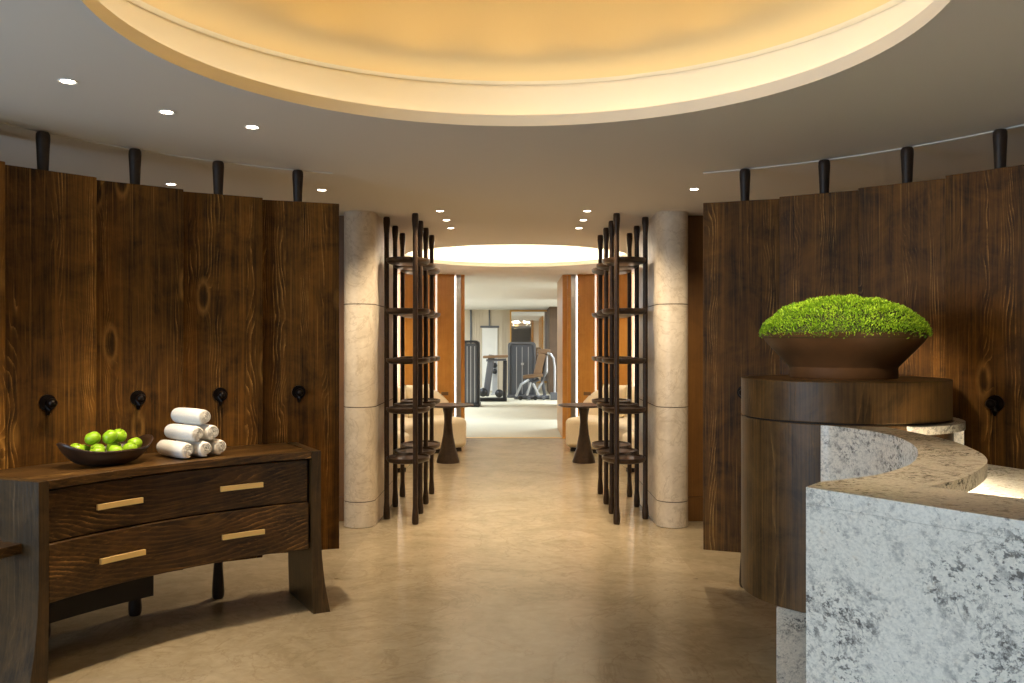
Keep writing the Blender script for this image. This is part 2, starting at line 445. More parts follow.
def oculus(c, led, n=128, idx=1):
    # lip ring
    bm = bm_new()
    def ringwall(prof, closed=True):
        rings = [[bm.verts.new((c[0] + r * math.cos(2 * PI * i / n), c[1] + r * math.sin(2 * PI * i / n), z)) for i in range(n)] for r, z in prof]
        m = len(rings) if closed else len(rings) - 1
        for k in range(m):
            a, b = rings[k], rings[(k + 1) % len(rings)]
            for i in range(n):
                j = (i + 1) % n
                bm.faces.new((a[i], a[j], b[j], b[i]))
    ringwall([(RO, H - 0.001), (RO, H + 0.055), (RO + 0.03, H + 0.055), (RO + 0.03, H + 0.012), (RO + 0.22, H + 0.012), (RO + 0.22, H + 0.003), (RO + 0.002, H + 0.003)])
    struct('trim_%d' % idx, bm, M['cove'], smooth=True)
    bm = bm_new()
    ringwall([(RO + 0.20, H + 0.012), (RO + 0.20, H + 0.255), (RO + 0.215, H + 0.255), (RO + 0.215, H + 0.27), (RO + 0.18, H + 0.28)], False)
    struct('trim_cove' if idx == 1 else 'trim_far_cove', bm, M['cove'], smooth=True)
    bm = bm_new()
    # shallow dome above
    K = 10
    prof = [((RO + 0.181) * (1 - k / K), H + 0.28 + 0.10 * math.sin(PI / 2 * k / K)) for k in range(K)]
    ringwall(prof, False)
    rr, zz = prof[-1]
    top = [bm.verts.new((c[0] + rr * math.cos(2 * PI * i / n), c[1] + rr * math.sin(2 * PI * i / n), zz)) for i in range(n)]
    bm.faces.new(top)
    bmesh.ops.remove_doubles(bm, verts=bm.verts, dist=1e-5)
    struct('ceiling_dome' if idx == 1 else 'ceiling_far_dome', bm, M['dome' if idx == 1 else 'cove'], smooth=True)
    # hidden strip lamp lying in the trough
    bm = bm_new()
    ringwall([(RO + 0.05, H + 0.020), (RO + 0.085, H + 0.020), (RO + 0.085, H + 0.034), (RO + 0.05, H + 0.034)])
    o = obj('cove_light_strip', bm, led)
    tag(o, ('warm golden strip light glowing inside the big near ceiling oculus' if idx == 1 else 'white strip light glowing inside the far corridor ceiling oculus'), 'light')
    recentre(o, (c[0], c[1], H + 0.02))
    # unseen area lights added in the same trough to brighten the dome
    for k in range(16):
        x, y = polar(RO + 0.10, k * 22.5, c); tx_, ty_ = polar(0.25, k * 22.5 + 180, c)
        area('dome_fill', (x, y, H + 0.05), (tx_, ty_, H + 0.44), 0.68 if idx == 1 else 4.0, 0.3, 0.05, (1.0, 0.62, 0.20) if idx == 1 else (1, 0.93, 0.8)).data.spread = math.radians(80)
oculus((C1[0], C1[1] + 0.02), M['led_warm'], idx=1)
oculus(C2, M['led_white'], idx=2)

# thin ceiling track that carries the poles, left and right
for a0, a1, nm in ((-72, -24, 'trim_ceiling_left'), (24.5, 73, 'trim_ceiling_right')):
    bm = bm_new(); arc_solid(bm, 2.90, 2.94, a0, a1, H - 0.007, H - 0.0005, C1, 40); struct(nm, bm, M['ceil'])

# walls round the near rotunda
def slab_wall(name, x0, x1, y0, y1, mat, z0=0.0, z1=H):
    bm = bm_new(); box(bm, x0, x1, y0, y1, z0, z1); return struct(name, bm, mat)
WY0, WY1, WZ0, WZ1 = -1.9, 2.1, 0.5, 2.45
bm = bm_new()
box(bm, -5.05, -4.9, -4.2, WY0, 0, H); box(bm, -5.05, -4.9, WY1, 7.56, 0, H)
box(bm, -5.05, -4.9, WY0, WY1, 0, WZ0); box(bm, -5.05, -4.9, WY0, WY1, WZ1, H)
struct('wall_left', bm, M['rear'])
bm = bm_new()
for y in (WY0, (WY0 * 2 + WY1) / 3, (WY0 + WY1 * 2) / 3, WY1 - 0.05): box(bm, -5.01, -4.94, y, y + 0.05, WZ0, WZ1)
box(bm, -5.01, -4.94, WY0 + 0.05, WY1 - 0.05, WZ0, WZ0 + 0.05); box(bm, -5.01, -4.94, WY0 + 0.05, WY1 - 0.05, WZ1 - 0.05, WZ1)
struct('window_1', bm, M['white'])
slab_wall('wall_right', 4.9, 5.05, -4.2, 7.56, M['rear'])
for s, nm in ((-1, 'left'), (1, 'right')):
    x0, x1 = sorted((s * 1.43, s * 5.0))
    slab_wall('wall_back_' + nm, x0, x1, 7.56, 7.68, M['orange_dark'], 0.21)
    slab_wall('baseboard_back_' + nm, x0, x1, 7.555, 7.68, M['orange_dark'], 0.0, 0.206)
bm = bm_new(); arc_solid(bm, 3.06, 3.16, -80, -60.5, 0, H, C1, 24); struct('wall_marble', bm, M['wallmarble'], smooth=True)

# rear wall behind the camera
slab_wall('wall_rear', -5, 5, -4.2, -4.05, M['rear'])

# stone piers that end the corridor walls (rounded front, three joints)
def pier(s, nm):
    cx, cy, r = s * 1.312, 7.405, 0.133
    def outline(g):
        p = []
        for i in range(25):
            a = PI + PI * i / 24
            p.append((cx + (r - g) * math.cos(a), cy + (r - g) * math.sin(a)))
        p += [(cx + r - g, 8.46 - g), (cx - r + g, 8.46 - g)]
        return p
    zs = [0.0, 0.207, 0.992, 1.848, H - 0.001]
    bm = bm_new()
    for i in range(4):
        prism(bm, outline(0), zs[i] + (0.008 if i else 0), zs[i + 1])
    w = struct('wall_corridor_' + nm, bm, M['stone'], smooth=True)
    for i in (1, 2, 3):
        bm = bm_new(); prism(bm, outline(0.003), zs[i] - 0.001, zs[i] + 0.009); obj('joint', bm, M['joint'], w, smooth=True)
pier(-1, 'left'); pier(1, 'right')

# walls of the far rotunda: honey veneer bays with slim light slots between
for s, nm in ((-1, 'left'), (1, 'right')):
    bays = [(15.9, 17.0, 'orange'), (17.05, 18.55, 'steel'), (19.1, 24.5, 'orange'), (25.1, 36.5, 'orange'), (38.2, 39.4, 'orange'), (41.3, 62, 'orange'), (62.6, 88, 'orange'), (88.6, 118, 'orange'), (118.6, 154, 'stone')]
    for k, (a0, a1, mt) in enumerate(bays):
        bm = bm_new(); arc_solid(bm, 3.0, 3.08, s * a0, s * a1, 0, H, C2, 14)
        struct('wall_%s_bay_%d' % (nm, k + 1), bm, M[mt], smooth=True)
    bm = bm_new(); arc_solid(bm, 3.14, 3.2, s * 15.9, s * 156, 0, H, C2, 48); struct('wall_outer_' + nm, bm, M['white'], smooth=True)
    words = {18.85: 'next to the gym doorway', 24.8: 'between two honey veneer bays', 37.4: 'behind the sofa cushion', 40.3: 'beside the stone pier'}
    for a in (18.85, 24.8, 37.4, 40.3):
        bm = bm_new(); w = 0.26 if a < 30 else 0.8
        arc_solid(bm, 3.10, 3.12, s * (a - w), s * (a + w), 0.02, H - 0.02, C2, 2)
        o = obj('wall_light_slot', bm, M['slot'])
        tag(o, 'tall thin white light slot %s on the corridor %s' % (words[a], nm), 'light', None)
        recentre(o, (*polar(3.11, s * a, C2), 0.02))
# gym doorway jambs and the gym room
JL, JR = -0.845, 0.745
bm = bm_new(); box(bm, JL - 0.055, JL, 14.1, 14.32, 0, H); struct('door_1_jamb', bm, M['orange'])
bm = bm_new(); box(bm, JR, JR + 0.075, 14.1, 14.32, 0, H); struct('door_2_jamb', bm, M['orange'])
bm = bm_new(); box(bm, JR + 0.0, JR + 0.04, 14.32, 15.9, 0, H); struct('wall_gym_return', bm, M['orange'])
bm = bm_new(); box(bm, 1.03, 1.09, 17.6, 22.0, 0, H); struct('wall_gym_right', bm, M['orange'])
slab_wall('wall_gym_far_right', 4.4, 4.5, 14.3, 29, M['gymwall'])
slab_wall('wall_gym_far_left', -4.5, -4.4, 14.3, 29, M['gymwall'])
bm = bm_new(); box(bm, -6, -0.9, 14.33, 14.4, 0, H); box(bm, 0.86, 6, 14.33, 14.4, 0, H); struct('wall_gym_front', bm, M['gymwall'])
# ribbed back wall
bm = bm_new(); box(bm, -4.5, 4.5, 28.62, 28.75, 0, H)
x = -1.42
while x < -0.25:
    if not (-1.14 < x < -0.56): box(bm, x, x + 0.05, 28.58, 28.62, 0, H)
    x += 0.085
struct('wall_gym_back', bm, M['gymwall'])
bm = bm_new(); box(bm, -1.10, -0.60, 28.55, 28.6, 0.0, 2.03); dr = struct('door_3', bm, M['white'])
bm = bm_new(); box(bm, -1.16, -0.55, 28.54, 28.6, 2.035, 2.10); box(bm, -0.885, -0.845, 28.54, 28.6, 2.10, H - 0.01); box(bm, -1.49, -1.44, 28.5, 28.6, 0, H - 0.01); struct('trim_gym', bm, M['grey'])
bm = bm_new(); box(bm, -0.15, 1.08, 28.56, 28.61, 0.3, 2.56); mir = tag(recentre(obj('wall_mirror', bm, M['mirror']), (0.46, 28.6, 0.3)), 'large gold framed mirror on the back wall of the gym', 'mirror')
bm = bm_new(); box(bm, -0.20, -0.15, 28.53, 28.62, 0.25, 2.61); box(bm, 1.08, 1.12, 28.53, 28.62, 0.25, 2.61); box(bm, -0.15, 1.08, 28.53, 28.62, 2.56, 2.61); box(bm, -0.15, 1.08, 28.53, 28.62, 0.25, 0.3)
bm.transform(Matrix.Translation(Vector((-0.46, -28.6, -0.3)))); obj('frame', bm, M['gold'], mir, local=True)
bm = bm_new(); box(bm, 1.0, 1.6, 26.2, 28.5, 0, H - 0.005); struct('wall_gym_pier', bm, M['brownwall'])

# ================================================================== WOODEN SCREEN PANELS on their poles
POLE_PROF = [(0.0, 0.0), (0.028, 0.0), (0.034, 0.012), (0.036, 0.04), (0.032, 0.11), (0.026, 0.20), (0.0235, 0.34), (0.0235, H - 0.34), (0.026, H - 0.22), (0.031, H - 0.10), (0.034, H - 0.045), (0.033, H - 0.02), (0.027, H - 0.009), (0.0, H - 0.009)]
Z0, Z1, PW = 0.224, 2.412, 0.502
def panel_protos():
    # local frame: +y faces AWAY from the room centre, x along the ring
    root = thing('screen_panel', '', 'screen')
    bm = bm_new(); box(bm, -PW / 2, PW / 2, -0.055, -0.025, Z0, Z1)
    obj('board', bm, M['panel'], root, bevel=0.004, local=True)
    bm = bm_new(); lathe(bm, POLE_PROF, (0, 0, 0), 20); obj('pole', bm, M['pole'], root, smooth=True, local=True)
    bm = bm_new(); tube(bm, [(0, -0.055, 1.222), (0, -0.063, 1.222)], 0.042, 24)
    tube(bm, [(0, -0.06, 1.21), (0, -0.07, 1.182), (0, -0.064, 1.160)], [0.019, 0.014, 0.008], 10)
    peg = obj('peg_plate', bm, M['iron'], root, smooth=True, local=True)
    bm = bm_new(); tube(bm, [(0, -0.063, 1.222), (0, -0.105, 1.222)], [0.014, 0.011], 12); ball(bm, (0, -0.118, 1.222), 0.024)
    obj('knob', bm, M['iron'], peg, smooth=True, local=True)
    return root
LP = [(-28.9, 'dark pine screen panel on a pole, left wall, nearest the stone pier behind the dresser'),
      (-38.7, 'dark pine screen panel on a pole directly behind the rolled white towels'),
      (-48.4, 'dark pine screen panel on a pole behind the gap between apples and towels'),
      (-58.4, 'dark pine screen panel on a pole just left of the apple bowl'),
      (-68.2, 'dark pine screen panel cut off by the left picture edge')]
RP = [(29.9, 'dark pine screen panel on a pole beside the right stone pier, left of the drum'),
      (39.6, 'dark pine screen panel on a pole behind the left half of the moss planter'),
      (49.2, 'dark pine screen panel on a pole behind the right half of the moss planter'),
      (59.2, 'dark pine screen panel on a pole above the counter, at the right picture edge')]
proto = panel_protos(); first = True
for side, lst in ((-1, LP), (1, RP)):
    for a, lab in lst:
        if side < 0: a += 0.35
        x, y = polar(2.878, a)
        # the end nearer the corridor stands slightly proud (left) so the boards lap like shingles
        rz = -math.radians(a) + side * math.radians(9.0)
        o = proto if first else copy_tree(proto)
        first = False
        o.location = (x, y, 0); o.rotation_euler = (0, 0, rz); o['label'] = lab
        o['group'] = 'pine screen panels along the ' + ('left' if side < 0 else 'right') + ' curve'

# ================================================================== DRESSER (curved, concave to the room)
RF, RB = 2.25, 2.76
A0, A1 = -68.3, -29.4             # left and right outer ends
DZ = 0.917
amid = (A0 + A1) / 2
dx, dy = polar(2.5, amid)
DR = thing('console_dresser', 'long curved dark walnut dresser with four brass handles on flared legs', 'dresser', (dx, dy, 0), -math.radians(amid))
dg = lambda w, r=RF: math.degrees(w / r)
bm = bm_new(); arc_solid(bm, RF, RB, A0 + dg(0.0535), A1 - dg(0.0535), DZ - 0.04, DZ, C1, 32); obj('top', bm, M['dress_x'], DR, smooth=True, bevel=0.003)
# end slabs, feet flaring outward
def leg_slab(a, sgn):
    prof = [(0.0, DZ), (0.0, 0.46), (0.006, 0.32), (0.022, 0.17), (0.042, 0.06), (0.054, 0.0)]   # outward offset
    bm = bm_new(); t = 0.052
    rows = []
    for off, z in prof:
        row = []
        for r in (RF - 0.002, RB):
            p = Vector(polar(r, a)); tan = Vector((math.cos(math.radians(a)), -math.sin(math.radians(a))))   # direction of growing angle
            out = p + tan * sgn * off; inn = p - tan * sgn * (t - off * 0.15)
            row.append((bm.verts.new((out.x, out.y, z)), bm.verts.new((inn.x, inn.y, z))))
        rows.append(row)
    for u, v in zip(rows, rows[1:]):
        (a0, b0), (c0, d0) = u; (a1, b1), (c1, d1) = v
        bm.faces.new((a0, c0, c1, a1)); bm.faces.new((b0, b1, d1, d0)); bm.faces.new((a0, a1, b1, b0)); bm.faces.new((c0, d0, d1, c1))
    for u in (rows[0], rows[-1]):
        (a0, b0), (c0, d0) = u; bm.faces.new((a0, b0, d0, c0))
    return obj('leg', bm, M['dress_z'], DR, smooth=True)
ll = leg_slab(A0, -1); leg_slab(A1, 1)
ia0, ia1 = A0 + dg(0.056), A1 - dg(0.056)
# carcass behind the drawer fronts
bm = bm_new(); arc_solid(bm, RF + 0.05, RB - 0.02, ia0, ia1, 0.385, DZ - 0.042, C1, 28); obj('carcass', bm, M['dark'], DR, smooth=True)
# two drawers, the lower one standing slightly proud
for z0, z1, r in ((0.634, DZ - 0.05, RF + 0.036), (0.368, 0.628, RF + 0.014)):
    bm = bm_new(); arc_solid(bm, r, r + 0.03, ia0 + 0.25, ia1 - 0.25, z0, z1, C1, 28)
    dw = obj('drawer', bm, M['dress_x'], DR, smooth=True, bevel=0.003)
    for ac in (A0 + dg(0.425), A1 - dg(0.445)):
        zc = (z0 + z1) / 2 + 0.004
        bm = bm_new()
        hw = dg(0.118)
        arc_solid(bm, r - 0.034, r - 0.020, ac - hw, ac + hw, zc - 0.013, zc + 0.013, C1, 4)
        for q in (-0.7, 0.7): arc_solid(bm, r - 0.022, r + 0.002, ac + q * hw - 0.15, ac + q * hw + 0.15, zc - 0.006, zc + 0.006, C1, 1)
        obj('handle', bm, M['brass'], dw)
# recessed underbox and a pegged side shelf at the left end
bm = bm_new(); arc_solid(bm, 2.44, 2.72, A0 + 4, -50.5, 0.215, 0.384, C1, 10); obj('underbox', bm, M['dark'], DR, smooth=True)
bm = bm_new()
p0 = Vector(polar(2.36, A0)); tan = Vector((math.cos(math.radians(A0)), -math.sin(math.radians(A0)))); rad = (Vector(polar(3, A0)) - Vector(polar(2, A0)))
obox(bm, (p0.x - tan.x * 0.06 + rad.x * 0.17, p0.y - tan.y * 0.06 + rad.y * 0.17, 0.618), 0.12, 0.36, 0.045, -math.radians(A0))
obj('side_shelf', bm, M['dress_x'], DR, bevel=0.003)

# ---- bowl of apples
bx, by = polar(2.50, -55.6)
BZ = DZ + 0.001
bowl_rot = -math.radians(-56.3)
def boat(bm, a, b, off, zoff, hb, tip, n=64, k=9):
    rings = []
    for i in range(k + 1):
        s = i / k; ring = []
        for j in range(n):
            t = 2 * PI * j / n
            e = abs(math.cos(t)) ** 4
            ra = (0.26 + 0.74 * s ** 0.62) * (a - off); rb = (0.34 + 0.66 * s ** 0.62) * (b - off)
            z = zoff + (hb + tip * e) * s ** 1.7
            x, y = ra * math.cos(t), rb * math.sin(t)
            ring.append(bm.verts.new((bx + x * math.cos(bowl_rot) - y * math.sin(bowl_rot), by + x * math.sin(bowl_rot) + y * math.cos(bowl_rot), BZ + z)))
        rings.append(ring)
    return rings
bm = bm_new()
o_ = boat(bm, 0.242, 0.15, 0.0, 0.0, 0.078, 0.05); i_ = boat(bm, 0.242, 0.15, 0.008, 0.010, 0.070, 0.05)
for R_ in (o_, i_):
    for u, v in zip(R_, R_[1:]):
        for j in range(64):
            q = (j + 1) % 64; bm.faces.new((u[j], u[q], v[q], v[j]))
for j in range(64):
    q = (j + 1) % 64; bm.faces.new((o_[-1][j], o_[-1][q], i_[-1][q], i_[-1][j]))
bm.faces.new(o_[0]); bm.faces.new(i_[0])
tag(recentre(obj('fruit_bowl', bm, M['bowl'], None, smooth='all'), (bx, by, BZ)), 'dark carved boat shaped wooden bowl holding green apples on the dresser', 'bowl')

AR = 0.0368
ap = thing('apple', '', 'apple')
bm = bm_new()
prof = []
for i in range(15):
    t = PI * i / 14
    r = AR * math.sin(t) * (1.0 + 0.06 * math.cos(t)) * 1.04
    z = -AR * 0.92 * math.cos(t)
    if i > 9: z -= 0.011 * math.exp(-(r / 0.010) ** 2)
    if i < 4: z += 0.005 * math.exp(-(r / 0.010) ** 2)
    prof.append((0.0 if i in (0, 14) else r, z))
lathe(bm, prof, (0, 0, 0), 24); obj('flesh', bm, M['apple'], ap, smooth='all', local=True)
bm = bm_new(); tube(bm, [(0, 0, 0.022), (0.002, 0, 0.036), (0.006, 0.002, 0.046)], 0.0016, 6); obj('stem', bm, M['stem'], ap, smooth=True, local=True)
spots = [(-0.155, 0.0, 0.086, 'green apple at the far left end of the fruit bowl'),
         (-0.090, -0.062, 0.068, 'low green apple at the front left rim of the bowl'),
         (-0.085, 0.060, 0.068, 'green apple half hidden at the back left of the bowl'),
         (-0.073, 0.0, 0.137, 'top green apple at the left of the heap in the bowl'),
         (0.0, -0.030, 0.139, 'top green apple in the middle of the heap, stem dimple towards us'),
         (0.072, 0.006, 0.138, 'top green apple at the right of the heap in the bowl'),
         (0.000, -0.080, 0.068, 'green apple barely showing over the middle of the bowl front rim'),
         (0.088, -0.060, 0.070, 'green apple low at the front right of the fruit bowl'),
         (0.155, 0.002, 0.088, 'green apple at the far right end of the fruit bowl'),
         (0.080, 0.062, 0.069, 'green apple tucked behind the heap at the back right of the bowl'),
         (0.000, 0.080, 0.067, 'green apple hidden behind the heap at the back of the bowl')]
for k, (u, v, z, lab) in enumerate(spots):
    o = ap if k == 0 else copy_tree(ap)
    o.location = (bx + u * math.cos(bowl_rot) - v * math.sin(bowl_rot), by + u * math.sin(bowl_rot) + v * math.cos(bowl_rot), BZ + z)
    o.rotation_euler = (0.7 if k == 4 else random.uniform(-0.5, 0.5), random.uniform(-0.5, 0.5), random.uniform(0, 6))
    o['label'] = lab; o['group'] = 'green apples in the bowl'

# ---- six rolled towels, stacked three, two, one
TR, TL = 0.0478, 0.265
def towel_mesh():
    bm = bm_new(); N = 72; turns = 3.4; th = 0.0112
    def spiral(r_in):
        pts = []
        for i in range(N + 1):
            t = i / N; ang = t * turns * 2 * PI - math.radians(234)
            pts.append((0.010 + (TR - 0.010) * t - r_in, ang))
        return pts
    secs = []
    for y, sh, rs_ in ((-TL / 2 - 0.005, 0.30, 0.84), (-TL / 2 - 0.001, 0.66, 0.885), (-TL / 2 + 0.006, 0.92, 0.925), (-TL / 2 + 0.022, 1.0, 0.97), (-TL * 0.2, 1.0, 1.02), (TL * 0.2, 1.0, 1.02), (TL / 2 - 0.022, 1.0, 0.97), (TL / 2 - 0.006, 0.92, 0.925), (TL / 2 + 0.001, 0.66, 0.885), (TL / 2 + 0.005, 0.30, 0.84)):
        mid = 1.0
        row = []
        for (ro, a) in spiral(0.0):
            er = rs_; h = th * sh * 0.47; c = (ro - th / 2) * er
            for s in (h, -h):
                r = max(0.001, c + s)
                row.append(bm.verts.new((r * math.cos(a), y, r * math.sin(a) * 0.97)))
        secs.append(row)
    for u, v in zip(secs, secs[1:]):
        for i in range(N):
            a, b = 2 * i, 2 * i + 2
            bm.faces.new((u[a], u[b], v[b], v[a])); bm.faces.new((u[a + 1], v[a + 1], v[b + 1], u[b + 1]))
        bm.faces.new((u[0], v[0], v[1], u[1])); bm.faces.new((u[2 * N], u[2 * N + 1], v[2 * N + 1], v[2 * N]))
    for S in (secs[0], secs[-1]):
        for i in range(N):
            a, b = 2 * i, 2 * i + 2
            bm.faces.new((S[a], S[a + 1], S[b + 1], S[b]))
    return bm
tw = obj('rolled_towel', towel_mesh(), M['towel'], None, smooth=True, angle=60); tw['category'] = 'towel'
ta = -45.25
tx, ty = polar(2.47, ta); tr = -math.radians(ta) + 0.10
step = TR * 2.01; hh = step * 0.866
tow = [(-1, 0, 'leftmost towel of the bottom row', 0.1), (0, 0, 'middle towel of the bottom row', 1.2), (1, 0, 'rightmost towel of the bottom row', 2.4),
       (-0.5, 1, 'left towel of the second row', 0.5), (0.5, 1, 'right towel of the second row', 3.1), (0, 2, 'single towel on top', 4.0)]
for k, (u, row, w, sp) in enumerate(tow):
    o = tw if k == 0 else tw.copy()
    if k: COL.objects.link(o)
    yy = random.uniform(-0.012, 0.012)
    o.location = (tx + u * step * math.cos(tr) - yy * math.sin(tr), ty + u * step * math.sin(tr) + yy * math.cos(tr), DZ + 0.002 + TR + row * hh)
    o.rotation_euler = (0, (sp - 2) * 0.22, tr + random.uniform(-0.05, 0.05))
    o.rotation_mode = 'XYZ'
    o['label'] = 'white rolled %s in the towel pyramid on the dresser' % w; o['group'] = 'rolled towels on the dresser'

# ================================================================== SHELVING UNITS either side of the corridor
def club(bm, x, y, top=H - 0.002):
    lathe(bm, [(0, 0), (0.024, 0), (0.029, 0.012), (0.030, 0.05), (0.026, 0.10), (0.0215, 0.15), (0.0215, top - 0.15), (0.026, top - 0.10), (0.030, top - 0.05), (0.029, top - 0.012), (0.024, top), (0, top)], (x, y, 0), 16)
def shelving(s, lab):
    root = thing('shelving_unit', lab, 'shelf', (s * 0.985, 8.1, 0))
    outer = [(1.124, 7.65), (1.128, 8.22), (1.130, 8.76)]
    inner = [(0.850, 7.43), (0.858, 7.89), (0.857, 8.36), (0.855, 8.92)]
    for x, y in outer + inner:
        bm = bm_new(); club(bm, s * x, y); obj('post', bm, M['shelf'], root, smooth=True)
    for z in (2.235, 1.80, 1.372, 0.948, 0.520):
        for (cx, cy, ex, ey, rt) in ((0.938, 7.66, 0.188, 0.235, 0.12), (0.935, 8.13, 0.190, 0.235, 0.12), (0.936, 8.645, 0.190, 0.285, 0.05)):
            bm = bm_new()
            lathe(bm, [(0, -0.020), (0.80, -0.022), (0.95, -0.012), (1.0, 0.004), (1.0, 0.024), (0.93, 0.026), (0.90, 0.010), (0, 0.010)], (s * cx, cy, z), 40, ex, ey, rt * s)
            obj('tray', bm, M['shelf'], root, smooth=True)
    return root
shelving(-1, 'tall dark bronze open shelving tower of oval trays on club posts, left of the corridor')
shelving(1, 'tall dark bronze open shelving tower of oval trays on club posts, right of the corridor')

# ================================================================== SOFAS, TABLES
def sofa(s, side):
    root = thing('curved_sofa', 'cream curved sofa behind the %s shelving tower and pedestal table' % side, 'sofa', (*polar(1.9, s * 75, C2), 0))
    bm = bm_new(); arc_solid(bm, 1.50, 2.1, s * 31, s * 119, 0.0, 0.05, C2, 24); obj('plinth', bm, M['dark'], root, smooth=True)
    bm = bm_new(); arc_solid(bm, 1.45, 2.18, s * 28, s * 122, 0.05, 0.47, C2, 28); obj('seat', bm, M['sofa'], root, smooth=True, bevel=0.075, bseg=5)
    bm = bm_new(); n = 40; rows = []
    for i in range(n + 1):
        a = 25 + (118 - 25) * i / n
        e = min(i, n - i) / 7.0
        z = 0.40 + 0.50 * math.sqrt(max(0, 1 - (1 - min(1, e)) ** 2))
        row = []
        for r, zz in ((2.16, 0.08), (2.13, z - 0.05), (2.20, z), (2.32, z), (2.38, z - 0.06), (2.38, 0.08)):
            p = polar(r, s * a, C2); row.append(bm.verts.new((p[0], p[1], zz)))
        rows.append(row)
    for u, v in zip(rows, rows[1:]):
        for k in range(6):
            l = (k + 1) % 6; bm.faces.new((u[k], u[l], v[l], v[k]))
    bm.faces.new(rows[0]); bm.faces.new(rows[-1])
    bk = obj('backrest', bm, M['sofa'], root, smooth=True, angle=70)
    bm = bm_new(); p = polar(2.145, s * 29.5, C2); obox(bm, (p[0], p[1], 0.78), 0.11, 0.02, 0.05, -math.radians(s * 29.5)); obj('leather_tab', bm, M['leather'], bk, bevel=0.004)
    return root
sofa(-1, 'left'); sofa(1, 'right')
def cushion(s, a, r, rot, lab):
    bm = bm_new(); n = 12
    p = polar(r, s * a, C2)
    grid = {}
    for sd in (-1, 1):
        for i in range(n + 1):
            for j in range(n + 1):
                u, v = -1 + 2 * i / n, -1 + 2 * j / n
                edge = i in (0, n) or j in (0, n)
                if edge and sd == 1: grid[(sd, i, j)] = grid[(-1, i, j)]; continue
                puff = ((1 - u ** 4) * (1 - v ** 4)) ** 0.6 * 0.07 * sd
                k = 1 - 0.05 * (1 - abs(u)) * 1.0
                grid[(sd, i, j)] = bm.verts.new((u * 0.235 * (1 - 0.05 * (1 - v * v)), puff, v * 0.235 * (1 - 0.05 * (1 - u * u))))
        for i in range(n):
            for j in range(n):
                bm.faces.new([grid[(sd, i + x, j + y)] for x, y in ((0, 0), (1, 0), (1, 1), (0, 1))])
    bm.transform(Matrix.Translation((p[0], p[1], 0.475 + 0.232)) @ Matrix.Rotation(-math.radians(s * a) + rot, 4, 'Z') @ Matrix.Rotation(-0.16, 4, 'X'))
    o = obj('sofa_cushion', bm, M['cushion'], None, smooth='all'); recentre(o, (p[0], p[1], 0.475))
    tag(o, lab, 'cushion', 'cream sofa cushions')
cushion(-1, 45, 1.97, 0.05, 'square cream cushion leaning on the backrest of the left sofa')
cushion(1, 45, 1.97, -0.05, 'square cream cushion leaning on the backrest of the right sofa')
def table(s, side):
    root = thing('pedestal_table', 'round bronze pedestal table with flared foot in front of the %s sofa' % side, 'table', (s * 0.872, 11.3, 0))
    c = (s * 0.872, 11.3, 0)
    bm = bm_new(); lathe(bm, [(0, 0), (0.148, 0), (0.148, 0.02), (0.135, 0.06), (0.10, 0.18), (0.065, 0.36), (0.05, 0.52), (0.056, 0.62), (0.075, 0.715), (0, 0.715)], c, 32); obj('pedestal', bm, M['shelf'], root, smooth=True, angle=50)
    bm = bm_new(); lathe(bm, [(0, 0.715), (0.29, 0.715), (0.33, 0.727), (0.33, 0.737), (0.325, 0.742), (0, 0.742)], c, 48); obj('table_top', bm, M['shelf'], root, smooth=True)
table(-1, 'left'); table(1, 'right')

# ================================================================== RECEPTION: drum, granite counter, moss bowl
DD = 4.4
TH = math.radians(20.38)
DC = (DD * math.sin(TH), DD * math.cos(TH)); DRR = 0.462
ZB, ZS, ZT = 0.37, 1.186, 1.3635
DM = thing('drum_pedestal', 'round dark wood drum pedestal carrying the moss planter at the counter end', 'pedestal', (DC[0], DC[1], 0))
def cyl(bm, r, z0, z1, c=DC, seg=72): lathe(bm, [(0, z0), (r, z0), (r, z1), (0, z1)], (c[0], c[1], 0), seg)
bm = bm_new(); cyl(bm, DRR, ZB, ZS - 0.004); obj('body', bm, M['drum'], DM, smooth=True, bevel=0.003)
bm = bm_new(); cyl(bm, DRR - 0.012, ZS - 0.006, ZS + 0.004); obj('shadow_gap', bm, M['dark'], DM, smooth=True)
bm = bm_new(); cyl(bm, DRR, ZS + 0.002, ZT); obj('cap', bm, M['drum'], DM, smooth=True, bevel=0.004)
bm = bm_new(); prism(bm, [(1.142, 3.86), (1.80, 3.86), (1.80, 4.30), (1.34, 4.30)], 0.0, ZB - 0.001); obj('stone_plinth', bm, M['granite_top'], DM, bevel=0.003)

# moss planter
PL = thing('moss_planter', 'wide shallow bronze planter full of bright green moss on the drum', 'plant', (DC[0], DC[1], ZT))
bm = bm_new(); lathe(bm, [(0, 0.001), (0.236, 0.001), (0.240, 0.006), (0.240, 0.050), (0.243, 0.056), (0.30, 0.117), (0.350, 0.172), (0.372, 0.210), (0.366, 0.211), (0.345, 0.19), (0.28, 0.14), (0, 0.13)], (DC[0], DC[1], ZT), 72); obj('bowl', bm, M['planter'], PL, smooth=True, angle=50)
def dome_z(q):      # q = r / R
    return 0.199 + 0.178 * (max(0.0, 1 - q * q)) ** 0.52
bm = bm_new(); R_ = 0.372
lathe(bm, [(0, 0.145), (0.34, 0.195)] + [(R_ * 0.97 * q, dome_z(q) - 0.012) for q in (1, 0.96, 0.9, 0.8, 0.7, 0.55, 0.4, 0.2)] + [(0, dome_z(0) - 0.012)], (DC[0], DC[1], ZT), 48)
ms = obj('moss_mound', bm, M['soil'], PL, smooth='all')
verts, faces = [], []
rs = random.Random(3)
